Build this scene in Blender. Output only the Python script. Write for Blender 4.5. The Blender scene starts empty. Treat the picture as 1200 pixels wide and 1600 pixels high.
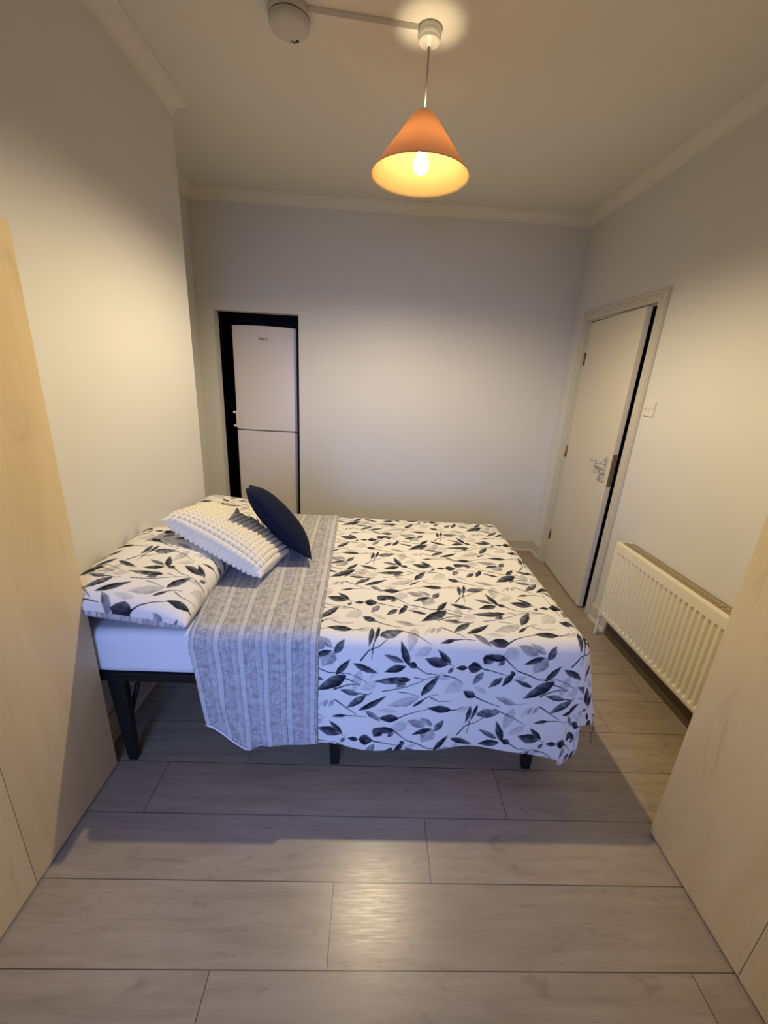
import bpy, bmesh, math
import numpy as np
from mathutils import Vector, Matrix

# ------------------------------------------------------------------ camera, light, exposure
sc = bpy.context.scene
COL = sc.collection
F_PX, PITCH, ROLL, YAW, CAM_H = 638.2, -18.405, 3.309, 2.1455, 1.5023
pt, rl, yw = (math.radians(a) for a in (PITCH, ROLL, YAW))
Fv = Vector((math.sin(yw)*math.cos(pt), math.cos(yw)*math.cos(pt), math.sin(pt)))
R0 = Vector((math.cos(yw), -math.sin(yw), 0)); U0 = R0.cross(Fv)
Rv = math.cos(rl)*R0 + math.sin(rl)*U0; Uv = -math.sin(rl)*R0 + math.cos(rl)*U0
cd = bpy.data.cameras.new('camera'); cam = bpy.data.objects.new('camera', cd); COL.objects.link(cam)
M4 = Matrix(((Rv.x, Uv.x, -Fv.x, 0), (Rv.y, Uv.y, -Fv.y, 0), (Rv.z, Uv.z, -Fv.z, CAM_H), (0, 0, 0, 1)))
cam.matrix_world = M4
cd.sensor_fit = 'HORIZONTAL'; cd.sensor_width = 36; cd.lens = F_PX/1200*36; cd.clip_start = .02
sc.camera = cam
sc.view_settings.view_transform = 'Standard'; sc.view_settings.look = 'None'
sc.view_settings.exposure = 0.0; sc.view_settings.gamma = 1; sc.view_settings.use_curve_mapping = False
w = bpy.data.worlds.new('world'); sc.world = w; w.use_nodes = True
w.node_tree.nodes['Background'].inputs[0].default_value = (.35, .45, .7, 1)
w.node_tree.nodes['Background'].inputs[1].default_value = .02
# daylight through the window behind the photographer
DAY_W, DAY_COL = 12.5, (.25, .41, 1.0)
ld = bpy.data.lights.new('window_daylight', 'AREA'); ld.shape = 'RECTANGLE'; ld.size = 1.1; ld.size_y = 1.2
ld.energy = DAY_W; ld.color = DAY_COL
lo = bpy.data.objects.new('window_daylight', ld); COL.objects.link(lo)
lo.location = (-.35, -1.33, 1.2); lo.rotation_euler = (math.radians(75), 0, math.radians(-4)); ld.spread = math.radians(72)
# pendant bulb (built with the lamp below)
LAMP = (.14, 1.97); RIM_Z = 2.262
SPOT_W, SPOT_COL = 21.5, (.98, .81, .51)
BULB_E = 65

# ------------------------------------------------------------------ helpers
def link(o, parent=None):
    COL.objects.link(o)
    if parent: o.parent = parent
    return o
def mesh_obj(name, verts, faces, mat=None, parent=None, smooth=False):
    me = bpy.data.meshes.new(name); me.from_pydata([tuple(v) for v in verts], [], [tuple(f) for f in faces]); me.update()
    if mat: me.materials.append(mat)
    if smooth: me.polygons.foreach_set('use_smooth', [True]*len(me.polygons))
    return link(bpy.data.objects.new(name, me), parent)
def bm_obj(name, bm, mat=None, parent=None, smooth=False, bevel=0, seg=2, angle=40):
    bmesh.ops.recalc_face_normals(bm, faces=bm.faces)
    me = bpy.data.meshes.new(name); bm.to_mesh(me); bm.free()
    for m in (mat if isinstance(mat, (list, tuple)) else [mat]):
        if m: me.materials.append(m)
    o = link(bpy.data.objects.new(name, me), parent)
    if smooth: me.polygons.foreach_set('use_smooth', [True]*len(me.polygons))
    if bevel:
        b = o.modifiers.new('bevel', 'BEVEL'); b.width = bevel; b.segments = seg; b.limit_method = 'ANGLE'; b.angle_limit = math.radians(angle)
        me.polygons.foreach_set('use_smooth', [True]*len(me.polygons))
        wn = o.modifiers.new('wn', 'WEIGHTED_NORMAL'); wn.keep_sharp = True
    return o
def box(bm, x0, x1, y0, y1, z0, z1, mi=0):
    vs = [bm.verts.new(p) for p in ((x0,y0,z0),(x1,y0,z0),(x1,y1,z0),(x0,y1,z0),(x0,y0,z1),(x1,y0,z1),(x1,y1,z1),(x0,y1,z1))]
    for f in ((3,2,1,0),(4,5,6,7),(0,1,5,4),(1,2,6,5),(2,3,7,6),(3,0,4,7)):
        q = bm.faces.new([vs[i] for i in f]); q.material_index = mi
    return vs
def lathe(bm, prof, n=48, c=(0,0,0), mi=0, axis='Z'):
    rings = []
    for r, z in prof:
        ring = []
        for k in range(n):
            a = 2*math.pi*k/n; p = (r*math.cos(a), r*math.sin(a), z)
            if axis == 'X': p = (p[2], p[0], p[1])
            ring.append(bm.verts.new((p[0]+c[0], p[1]+c[1], p[2]+c[2])))
        rings.append(ring)
    for a, b in zip(rings, rings[1:]):
        for k in range(n):
            f = bm.faces.new((a[k], a[(k+1) % n], b[(k+1) % n], b[k])); f.smooth = True; f.material_index = mi
    return rings
def cap(bm, ring, mi=0):
    f = bm.faces.new(ring); f.material_index = mi
def solid_lathe(bm, prof, **k):
    r = lathe(bm, prof, **k); cap(bm, r[0]); cap(bm, r[-1])
def tube(bm, pts, r, n=12):
    pts = [Vector(p) for p in pts]; rings = []
    ref = Vector((.3, .5, .8))
    for i, p in enumerate(pts):
        t = (pts[min(i+1, len(pts)-1)] - pts[max(i-1, 0)]).normalized()
        a = t.cross(ref).normalized(); b = t.cross(a)
        rr = r[i] if isinstance(r, (list, tuple)) else r
        rings.append([bm.verts.new(p + rr*(math.cos(2*math.pi*k/n)*a + math.sin(2*math.pi*k/n)*b)) for k in range(n)])
    for a, b in zip(rings, rings[1:]):
        for k in range(n):
            f = bm.faces.new((a[k], a[(k+1) % n], b[(k+1) % n], b[k])); f.smooth = True
    bm.faces.new(rings[0]); bm.faces.new(rings[-1])
def bez(pts, n=10):
    P = [Vector(p) for p in pts]; P = [P[0]*2-P[1]] + P + [P[-1]*2-P[-2]]; out = []
    for i in range(1, len(P)-2):
        for k in range(n):
            t = k/n; out.append(.5*((2*P[i]) + (P[i+1]-P[i-1])*t + (2*P[i-1]-5*P[i]+4*P[i+1]-P[i+2])*t*t + (-P[i-1]+3*P[i]-3*P[i+1]+P[i+2])*t**3))
    return out + [P[-2]]
def struct(o):
    o['kind'] = 'structure'; return o
def tag(o, label, cat, group=None):
    o['label'] = label; o['category'] = cat
    if group: o['group'] = group
    return o
def thing(name, label, cat, loc=(0,0,0), group=None):
    o = bpy.data.objects.new(name, None); o.empty_display_size = .1; COL.objects.link(o); o.location = loc
    return tag(o, label, cat, group)

# ------------------------------------------------------------------ materials
class NT:
    def __init__(s, name):
        s.m = bpy.data.materials.new(name); s.m.use_nodes = True; s.n = s.m.node_tree.nodes; s.l = s.m.node_tree.links
        s.b = s.n['Principled BSDF']
    def add(s, t, **k):
        x = s.n.new(t)
        for a, v in k.items():
            if hasattr(x, a): setattr(x, a, v)
        return x
    def math(s, op, a, b=None, c=None):
        x = s.n.new('ShaderNodeMath'); x.operation = op
        for i, v in enumerate((a, b, c)):
            if v is None: continue
            if isinstance(v, (int, float)): x.inputs[i].default_value = v
            else: s.l.new(v, x.inputs[i])
        return x.outputs[0]
    def mix(s, f, a, b, mode='MIX'):
        x = s.n.new('ShaderNodeMix'); x.data_type = 'RGBA'; x.blend_type = mode
        for i, v in ((0, f), (6, a), (7, b)):
            if isinstance(v, (int, float)): x.inputs[i].default_value = v
            elif isinstance(v, tuple): x.inputs[i].default_value = (*v[:3], 1)
            else: s.l.new(v, x.inputs[i])
        return x.outputs[2]
    def ramp(s, f, stops):
        x = s.n.new('ShaderNodeValToRGB'); s.l.new(f, x.inputs[0]); e = x.color_ramp.elements
        while len(e) < len(stops): e.new(.5)
        for q, (p, c) in zip(e, stops): q.position = p; q.color = (*c, 1) if len(c) == 3 else c
        return x.outputs[0]
    def noise(s, vec, scale, detail=3, rough=.5, dist=0):
        x = s.n.new('ShaderNodeTexNoise'); x.inputs['Scale'].default_value = scale; x.inputs['Detail'].default_value = detail
        x.inputs['Roughness'].default_value = rough; x.inputs['Distortion'].default_value = dist
        if vec is not None: s.l.new(vec, x.inputs['Vector'])
        return x.outputs[0]
    def mapping(s, vec, scale=(1,1,1), loc=(0,0,0)):
        x = s.n.new('ShaderNodeMapping'); x.inputs['Scale'].default_value = scale; x.inputs['Location'].default_value = loc
        s.l.new(vec, x.inputs['Vector']); return x.outputs[0]
    def obj(s): return s.n.new('ShaderNodeTexCoord').outputs['Object']
    def pos(s): return s.n.new('ShaderNodeNewGeometry').outputs['Position']
    def bump(s, h, strength=.3, dist=.002):
        x = s.n.new('ShaderNodeBump'); x.inputs['Strength'].default_value = strength; x.inputs['Distance'].default_value = dist
        s.l.new(h, x.inputs['Height']); s.l.new(x.outputs[0], s.b.inputs['Normal'])
    def col(s, v):
        if isinstance(v, tuple): s.b.inputs['Base Color'].default_value = (*v, 1)
        else: s.l.new(v, s.b.inputs['Base Color'])
    def set(s, **k):
        for a, v in k.items():
            s.b.inputs[a.replace('_', ' ')].default_value = v
def simple(name, c, rough=.5, metal=0, var=.06, scale=30, bump=0, **k):
    t = NT(name); n = t.noise(t.obj(), scale, 3)
    d = tuple(max(0, x*(1-var)) for x in c); e = tuple(min(1, x*(1+var)) for x in c)
    t.col(t.mix(n, d, e)); t.set(Roughness=rough, Metallic=metal)
    if bump: t.bump(n, bump)
    for a, v in k.items(): t.b.inputs[a.replace('_', ' ')].default_value = v
    return t.m

def paint(name, c, rough=.55):
    t = NT(name); p = t.pos()
    n = t.noise(p, 1.6, 4, .6); f = t.noise(p, 140, 2)
    t.col(t.mix(n, tuple(x*.97 for x in c), tuple(min(1, x*1.02) for x in c))); t.set(Roughness=rough)
    t.b.inputs['Specular IOR Level'].default_value = .3
    t.bump(f, .08, .001); return t.m
M_WALL = paint('wall_paint', (.72, .71, .69), .45)
M_CEIL = paint('ceiling_paint', (.82, .79, .70), .7)
M_TRIM = paint('trim_gloss', (.60, .56, .48), .35)
M_DOORP = paint('door_gloss', (.66, .62, .53), .4)
M_DARK = simple('unlit_room_shade', (.085, .075, .065), .8)  # darkness of the unlit store room and hall, put into the wall colour
M_DKWOOD = simple('dark_brown_board', (.13, .085, .05), .5)
M_WHITE = simple('white_plastic', (.74, .71, .65), .4)
M_ALARM = simple('aged_white_plastic', (.62, .60, .56), .5)
M_GAP = simple('dark_gap', (.02, .018, .016), .9)
M_BLACK = simple('black_metal', (.012, .012, .014), .4, .4)
M_CHROME = simple('chrome', (.75, .74, .72), .22, 1, .02)
M_BRASS = simple('worn_brass', (.30, .22, .11), .4, .8, .3, 60)
M_RAD = simple('radiator_enamel', (.88, .82, .64), .35, 0, .02)
M_GRILLE = simple('dusty_grille', (.42, .33, .20), .7, 0, .25, 120)
M_FRIDGE = simple('fridge_enamel', (.80, .74, .70), .32, 0, .02)
M_SHEET = simple('white_sheet', (.80, .80, .82), .9, 0, .02, 12)
M_CORD = simple('flex', (.28, .25, .2), .6)

def floor_mat():
    t = NT('grey_oak_laminate'); p = t.pos(); sx = t.add('ShaderNodeSeparateXYZ'); t.l.new(p, sx.inputs[0])
    X, Y = sx.outputs[0], sx.outputs[1]
    r = t.math('DIVIDE', t.math('SUBTRACT', Y, .444), .1999); row = t.math('FLOOR', r); fr = t.math('SUBTRACT', r, row)
    xx = t.math('DIVIDE', t.math('SUBTRACT', t.math('ADD', X, .363), t.math('MULTIPLY', row, .305)), 1.30)
    colm = t.math('FLOOR', xx); fx = t.math('SUBTRACT', xx, colm)
    cb = t.add('ShaderNodeCombineXYZ'); t.l.new(row, cb.inputs[0]); t.l.new(colm, cb.inputs[1])
    wn = t.add('ShaderNodeTexWhiteNoise'); wn.noise_dimensions = '2D'; t.l.new(cb.outputs[0], wn.inputs[0]); rnd = wn.outputs[0]
    # joints
    dy = t.math('MULTIPLY', t.math('MINIMUM', fr, t.math('SUBTRACT', 1, fr)), .1999)
    dx = t.math('MULTIPLY', t.math('MINIMUM', fx, t.math('SUBTRACT', 1, fx)), 1.30)
    d = t.math('MINIMUM', dx, dy); gap = t.math('LESS_THAN', d, .0012)
    # grain, offset per plank
    off = t.add('ShaderNodeCombineXYZ'); t.l.new(t.math('MULTIPLY', rnd, 37), off.inputs[0]); t.l.new(t.math('MULTIPLY', rnd, 91), off.inputs[1])
    av = t.add('ShaderNodeVectorMath'); t.l.new(p, av.inputs[0]); t.l.new(off.outputs[0], av.inputs[1])
    g1 = t.noise(t.mapping(av.outputs[0], (3, 28, 1)), 1.0, 5, .65, .6)
    g2 = t.noise(t.mapping(av.outputs[0], (14, 160, 1)), 1.0, 3, .6)
    kn = t.noise(t.mapping(av.outputs[0], (4.5, 13, 1)), 1.0, 4, .65, 1.6)
    base = t.ramp(g1, [(.25, (.300, .235, .160)), (.5, (.400, .320, .225)), (.75, (.480, .392, .285))])
    base = t.mix(t.math('MULTIPLY', g2, .35), base, (.22, .18, .14))
    base = t.mix(t.math('MULTIPLY', t.math('SMOOTH_MIN', t.math('MAXIMUM', t.math('SUBTRACT', kn, .60), 0), .1, .05), 5), base, (.17, .13, .10))
    base = t.mix(t.math('MULTIPLY', rnd, .22), base, (.27, .23, .185))
    base = t.mix(gap, base, (.06, .045, .035))
    t.col(base); t.set(Roughness=.42)
    rg = t.math('ADD', .20, t.math('MULTIPLY', g2, .20)); t.l.new(rg, t.b.inputs['Roughness'])
    h = t.math('SUBTRACT', t.math('MULTIPLY', g2, .25), t.math('MULTIPLY', gap, 1.0)); t.bump(h, .16, .0015)
    return t.m
M_FLOOR = floor_mat()

def wood_mat():
    t = NT('birch_veneer'); p = t.obj(); inf = t.add('ShaderNodeObjectInfo')
    av = t.add('ShaderNodeVectorMath'); sc_ = t.add('ShaderNodeVectorMath'); sc_.operation = 'SCALE'
    cb = t.add('ShaderNodeCombineXYZ'); t.l.new(t.math('MULTIPLY', inf.outputs['Random'], 13), cb.inputs[1])
    t.l.new(p, av.inputs[0]); t.l.new(cb.outputs[0], av.inputs[1])
    a = t.noise(t.mapping(av.outputs[0], (3, 3, .6)), 1.0, 4, .55, .8)
    b = t.noise(t.mapping(av.outputs[0], (40, 40, 3.5)), 1.0, 3, .6)
    c = t.noise(t.mapping(av.outputs[0], (9, 9, 3)), 1.0, 5, .65, 1.4)
    base = t.ramp(a, [(.3, (.68, .52, .27)), (.55, (.78, .62, .345)), (.8, (.83, .67, .39))])
    base = t.mix(t.math('MULTIPLY', b, .25), base, (.52, .35, .19))
    base = t.mix(t.math('MULTIPLY', t.math('MAXIMUM', t.math('SUBTRACT', c, .58), 0), 2.2), base, (.42, .25, .14))
    t.col(base); t.set(Roughness=.42); return t.m
M_WOOD = wood_mat()

def cloth_stripes():
    t = NT('grey_seersucker_print'); at = t.add('ShaderNodeAttribute'); at.attribute_name = 'cloth'
    sx = t.add('ShaderNodeSeparateXYZ'); t.l.new(at.outputs['Vector'], sx.inputs[0]); U = sx.outputs[0]; V = sx.outputs[1]
    wob = t.math('MULTIPLY', t.math('SUBTRACT', t.noise(t.mapping(at.outputs['Vector'], (6, 14, 1)), 1, 2), .5), .005)
    f = t.math('FRACT', t.math('DIVIDE', t.math('ADD', U, wob), .083))
    def inband(c0, w0): return t.math('LESS_THAN', t.math('ABSOLUTE', t.math('SUBTRACT', f, c0)), w0)
    white = inband(.14, .115); light = inband(.83, .085)
    l1 = inband(.012, .020); l2 = inband(.272, .020); l3 = inband(.735, .016); l4 = inband(.51, .012)
    line = t.math('MINIMUM', t.math('ADD', t.math('ADD', l1, l2), t.math('ADD', t.math('MULTIPLY', l3, .8), t.math('MULTIPLY', l4, .5))), 1)
    jit = t.noise(t.mapping(at.outputs['Vector'], (60, 18, 1)), 1, 2)
    lines = t.math('LESS_THAN', t.math('FRACT', t.math('ADD', t.math('DIVIDE', V, .0066), t.math('MULTIPLY', jit, 3.5))), .45)
    dash = t.math('MULTIPLY', lines, t.math('GREATER_THAN', t.noise(t.mapping(at.outputs['Vector'], (55, 42, 1)), 1, 2), .50))
    mot = t.noise(t.mapping(at.outputs['Vector'], (28, 40, 1)), 1, 3, .65)
    grey = t.ramp(mot, [(.3, (.27, .27, .285)), (.7, (.50, .49, .50))])
    grey = t.mix(t.math('MULTIPLY', light, .5), grey, (.52, .51, .52))
    grey = t.mix(t.math('MULTIPLY', dash, .6), grey, (.72, .71, .72))
    wh = t.ramp(mot, [(.3, (.50, .50, .51)), (.7, (.64, .63, .63))])
    c = t.mix(white, grey, wh); c = t.mix(t.math('MULTIPLY', line, .6), c, (.22, .21, .24))
    t.col(c); t.set(Roughness=.95); t.b.inputs['Specular IOR Level'].default_value = .15
    t.bump(t.math('ADD', t.math('MULTIPLY', dash, .6), t.noise(at.outputs['Vector'], 900, 1)), .25, .0015); return t.m
M_STRIPE = cloth_stripes()
def cloth_print():
    t = NT('leaf_print_cotton'); at = t.add('ShaderNodeAttribute'); at.attribute_name = 'print'
    n = t.noise(t.obj(), 500, 2); c = t.mix(.06, at.outputs['Color'], n, 'MULTIPLY')
    t.col(c); t.set(Roughness=.9); t.b.inputs['Specular IOR Level'].default_value = .2; t.bump(n, .08, .0008)
    return t.m
M_PRINT = cloth_print()
def fuzzy(name, c, c2, sheen=.3, scale=400):
    t = NT(name); n = t.noise(t.obj(), scale, 3); t.col(t.mix(n, c, c2)); t.set(Roughness=.95)
    t.b.inputs['Sheen Weight'].default_value = sheen; t.b.inputs['Sheen Roughness'].default_value = .6
    t.b.inputs['Specular IOR Level'].default_value = .1
    t.bump(n, .3, .001); return t.m
M_BOBBLE = fuzzy('cream_bobble_fabric', (.80, .75, .61), (.88, .83, .70), .15)
M_NAVY = fuzzy('navy_cotton', (.006, .009, .026), (.011, .015, .036), 0)

# ------------------------------------------------------------------ leaf print: pattern tile drawn as numbers, stored per vertex
LEAVES=[(0.03,0.057,0.018,-0.034,0.02,0.8,0.2),(0.056,0.065,0.035,-0.023,0.016,0.92,0.2),(0.056,0.013,0.147,0.039,0.042,0.66,-0.1),(0.19,0.063,0.165,-0.048,0.04,0.27,0),(0.168,-0.103,0.134,-0.002,0.028,0.92,0),(0.149,-0.089,0.071,-0.056,0.024,0.66,0),(0.158,-0.104,0.077,-0.132,0.033,0.92,0),(0.168,-0.09,0.201,-0.11,0.028,1.0,0),(-0.034,-0.098,0.063,-0.138,0.027,0.8,-0.1),(-0.096,-0.155,-0.041,-0.078,0.025,0.92,0),(0.635,-0.04,0.559,-0.009,0.037,0.432,0),(0.662,-0.038,0.606,0.002,0.025,0.432,-0.2),(0.659,-0.048,0.582,-0.084,0.024,0.92,-0.1),(0.664,-0.049,0.624,-0.118,0.059,0.36,0),(0.67,-0.061,0.704,-0.003,0.028,0.66,0),(0.175,-0.16,0.039,-0.17,0.032,0.75,0.2),(0.18,-0.162,0.115,-0.162,0.023,0.92,0),(0.056,-0.175,-0.007,-0.212,0.039,0.2,0),(0.163,-0.171,0.126,-0.199,0.026,0.66,0),(0.22,-0.234,0.285,-0.135,0.031,0.8,0),(0.216,-0.238,0.096,-0.281,0.041,0.288,0.15),(0.193,-0.283,0.243,-0.24,0.014,1.0,0),(-0.008,-0.23,-0.084,-0.217,0.026,0.66,0),(0.02,-0.229,-0.057,-0.3,0.029,0.75,0),(-0.008,-0.302,0.098,-0.232,0.025,1.0,-0.15),(0.714,-0.15,0.599,-0.229,0.048,0.85,0.15),(0.518,-0.06,0.435,-0.045,0.031,0.92,0.2),(0.463,-0.052,0.438,-0.085,0.044,0.85,0),(0.514,-0.066,0.491,-0.091,0.021,0.66,0),(0.382,-0.103,0.338,-0.106,0.023,1.0,0),(0.382,-0.1,0.439,-0.103,0.048,1.0,0),(0.443,-0.119,0.408,-0.181,0.028,0.528,0),(0.516,-0.141,0.469,-0.193,0.026,0.75,0),(0.554,-0.118,0.518,-0.184,0.025,0.92,0),(0.558,-0.115,0.542,-0.129,0.024,0.92,0),(0.632,-0.178,0.558,-0.145,0.019,0.85,0),(0.31,-0.092,0.221,-0.068,0.044,0.8,0.1),(0.32,-0.087,0.266,-0.03,0.023,0.92,0),(0.314,-0.131,0.331,-0.101,0.017,0.66,0),(0.375,-0.171,0.307,-0.216,0.053,0.2,0),(0.426,-0.237,0.376,-0.205,0.034,1.0,0),(0.58,-0.257,0.497,-0.229,0.028,0.396,0),(-0.041,0.04,-0.139,0.047,0.033,0.92,0),(-0.02,0.033,0.035,0.057,0.023,0.2,0),(0.262,0.067,0.245,0.026,0.016,0.36,0),(0.249,0.066,0.219,0.015,0.012,0.2,0),(0.671,-0.266,0.651,-0.304,0.018,0.36,0),(0.334,0.004,0.273,-0.012,0.016,0.92,0),(0.402,0.035,0.467,-0.018,0.024,0.528,0),(0.531,-0.002,0.451,0.0,0.036,0.92,0),(0.523,0.032,0.439,0.038,0.023,0.2,0)]
STEMS=[([-0.007,-0.085,0.02,-0.043,0.057,-0.027,0.085,-0.002],0.92,0.0052),([0.036,-0.018,0.032,-0.081],0.92,0.0042),([0.12,0.048,0.19,0.021,0.217,0.002,0.248,-0.019],0.92,0.0042),([0.197,-0.107,0.233,-0.132,0.272,-0.135],0.66,0.008),([0.078,-0.216,0.122,-0.207,0.161,-0.195,0.202,-0.175,0.231,-0.158,0.268,-0.143,0.297,-0.129],0.92,0.0038),([0.192,-0.151,0.231,-0.158],0.92,0.0038),([0.238,-0.243,0.259,-0.231,0.285,-0.225],0.92,0.0038),([0.14,-0.217,0.171,-0.221,0.216,-0.234],0.8,0.0042),([-0.101,-0.22,-0.067,-0.201,-0.038,-0.189,-0.003,-0.188],0.92,0.0061),([-0.068,-0.164,-0.038,-0.173,-0.003,-0.188],0.92,0.0052),([-0.015,-0.225,0.028,-0.229,0.041,-0.217],0.92,0.0047),([0.439,-0.106,0.476,-0.115,0.529,-0.132],0.92,0.0056),([0.566,-0.109,0.614,-0.126,0.649,-0.144,0.7,-0.145,0.718,-0.143,0.747,-0.152,0.789,-0.175],0.92,0.0047),([0.502,-0.047,0.534,-0.078,0.566,-0.109],0.92,0.0066),([0.297,-0.083,0.332,-0.097],0.66,0.0066),([0.299,-0.139,0.336,-0.148,0.37,-0.169],0.92,0.0052),([0.421,-0.231,0.458,-0.253,0.493,-0.266,0.527,-0.274],0.92,0.0056),([0.575,-0.256,0.621,-0.25],0.36,0.0038),([-0.041,0.038,-0.02,0.042,0.003,0.055],0.92,0.0047),([-0.125,0.095,-0.095,0.078,-0.041,0.081],0.92,0.0042),([0.676,-0.268,0.713,-0.293,0.757,-0.321],0.92,0.0103),([0.329,0.002,0.365,0.007,0.408,0.005],0.92,0.0042),([0.523,-0.005,0.552,0.013,0.594,0.029,0.66,0.047],0.92,0.0047)]
TU, TV, DX, DV = .77, .67, .385, .335
RES = .001
NU, NV = int(round(TU/RES)), int(round(TV/RES))
def smooth(a, b, x):
    t = np.clip((x-a)/(b-a), 0, 1); return t*t*(3-2*t)
def make_tile():
    rng = np.random.RandomState(4)
    base = np.zeros((NV, NU)); hue = np.zeros((NV, NU))
    low = np.zeros((NV, NU))
    uu, vv = np.meshgrid(np.arange(NU)/NU*2*np.pi, np.arange(NV)/NV*2*np.pi)
    for k in range(26):
        a, b = rng.randint(-26, 27), rng.randint(-26, 27)
        low += np.sin(a*uu+b*vv+rng.rand()*6.28)
    low /= 5.
    # paper wash, very faint grey shapes
    def paint_at(u0, u1, v0, v1, fn):
        iu = np.arange(int(math.floor(u0/RES)), int(math.ceil(u1/RES))+1); iv = np.arange(int(math.floor(v0/RES)), int(math.ceil(v1/RES))+1)
        U, V = np.meshgrid(iu*RES, iv*RES); al, tone = fn(U, V)
        I, J = np.ix_(iv % NV, iu % NU)
        cur = base[I, J]; l = low[I, J]
        tone = np.clip(tone + .09*l*np.minimum(tone*1.6, 1), 0, 1)
        base[I, J] = cur*(1-al) + np.maximum(tone, cur*.55)*al
    def leaf(x0, y0, x1, y1, w, t, b):
        L = math.hypot(x1-x0, y1-y0); ux, uy = (x1-x0)/L, (y1-y0)/L
        def fn(U, V):
            s = ((U-x0)*ux+(V-y0)*uy)/L; d = -(U-x0)*uy+(V-y0)*ux
            d = d - b*L*.6*s*(1-s)*1.2
            sc_ = np.clip(s, 0, 1)
            hw = .545*w*np.sin(np.pi*sc_**.80)**1.12
            hw = hw*(.95+.035*np.sin(s*17+x0*90)+.02*np.sin(s*37+y0*70))
            al = smooth(0, .0014, hw-np.abs(d))*((s > 0) & (s < 1))
            side = d/np.maximum(hw, 1e-4)
            tone = t*(.80+.22*side*(1 if (x0*1000) % 2 < 1 else -1)+.12*(1-s))
            tone = tone+.10*t*smooth(.75, 1, np.abs(side))
            if t > .3: tone = tone-.10*np.exp(-(side/.10)**2)
            if t < .3: al = al*.85
            return al, tone
        m = w+.01
        paint_at(min(x0, x1)-m, max(x0, x1)+m, min(y0, y1)-m, max(y0, y1)+m, fn)
    def stem(p, t, wd):
        pts = [(p[i], p[i+1]) for i in range(0, len(p), 2)]
        for k, (a, b) in enumerate(zip(pts, pts[1:])):
            L = math.hypot(b[0]-a[0], b[1]-a[1])+1e-9
            def fn(U, V):
                s = np.clip(((U-a[0])*(b[0]-a[0])+(V-a[1])*(b[1]-a[1]))/L**2, 0, 1)
                d = np.hypot(U-a[0]-s*(b[0]-a[0]), V-a[1]-s*(b[1]-a[1]))
                q = (k+s)/(len(pts)-1); hw = min(max(wd*.48, .0013), .0026)*(1.25-.75*q)
                return smooth(-.0005, .0009, hw-d), np.full_like(U, t)
            m = .008
            paint_at(min(a[0], b[0])-m, max(a[0], b[0])+m, min(a[1], b[1])-m, max(a[1], b[1])+m, fn)
    LV = [(*g[:5], min(1, g[5]*1.12) if g[5] > .5 else g[5]*1.05, g[6]) for g in LEAVES]
    LV += [(g[0]+.19, g[1]+.15, g[2]+.19, g[3]+.15, g[4]*.9, .24, g[6]) for g in LEAVES if g[5] < .5][::2]
    for g in sorted(LV, key=lambda q: q[5]):
        for ou, ov in ((0, 0), (DX, DV)):
            leaf(g[0]+ou, g[1]+ov, g[2]+ou, g[3]+ov, g[4], g[5], g[6])
    for p, t, wd in STEMS:
        for ou, ov in ((0, 0), (DX, DV)):
            stem([c+(ou if i % 2 == 0 else ov) for i, c in enumerate(p)], t, wd)
    return base
TILE = make_tile()
STOPS_T = np.array([0, .2, .4, .66, .85, 1.0])
STOPS_C = np.array([(.86, .83, .78), (.60, .59, .58), (.32, .325, .345), (.105, .113, .142), (.034, .041, .058), (.012, .015, .024)])
def print_colour(u, v):
    fu = (np.asarray(u)/RES) % NU; fv = (np.asarray(v)/RES) % NV
    i0 = np.floor(fu).astype(int); j0 = np.floor(fv).astype(int); a = fu-i0; b = fv-j0
    i0 %= NU; j0 %= NV; i1 = (i0+1) % NU; j1 = (j0+1) % NV
    t = TILE[j0, i0]*(1-a)*(1-b)+TILE[j0, i1]*a*(1-b)+TILE[j1, i0]*(1-a)*b+TILE[j1, i1]*a*b
    return np.stack([np.interp(t, STOPS_T, STOPS_C[:, k]) for k in range(3)]+[np.ones_like(t)], -1)

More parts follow.
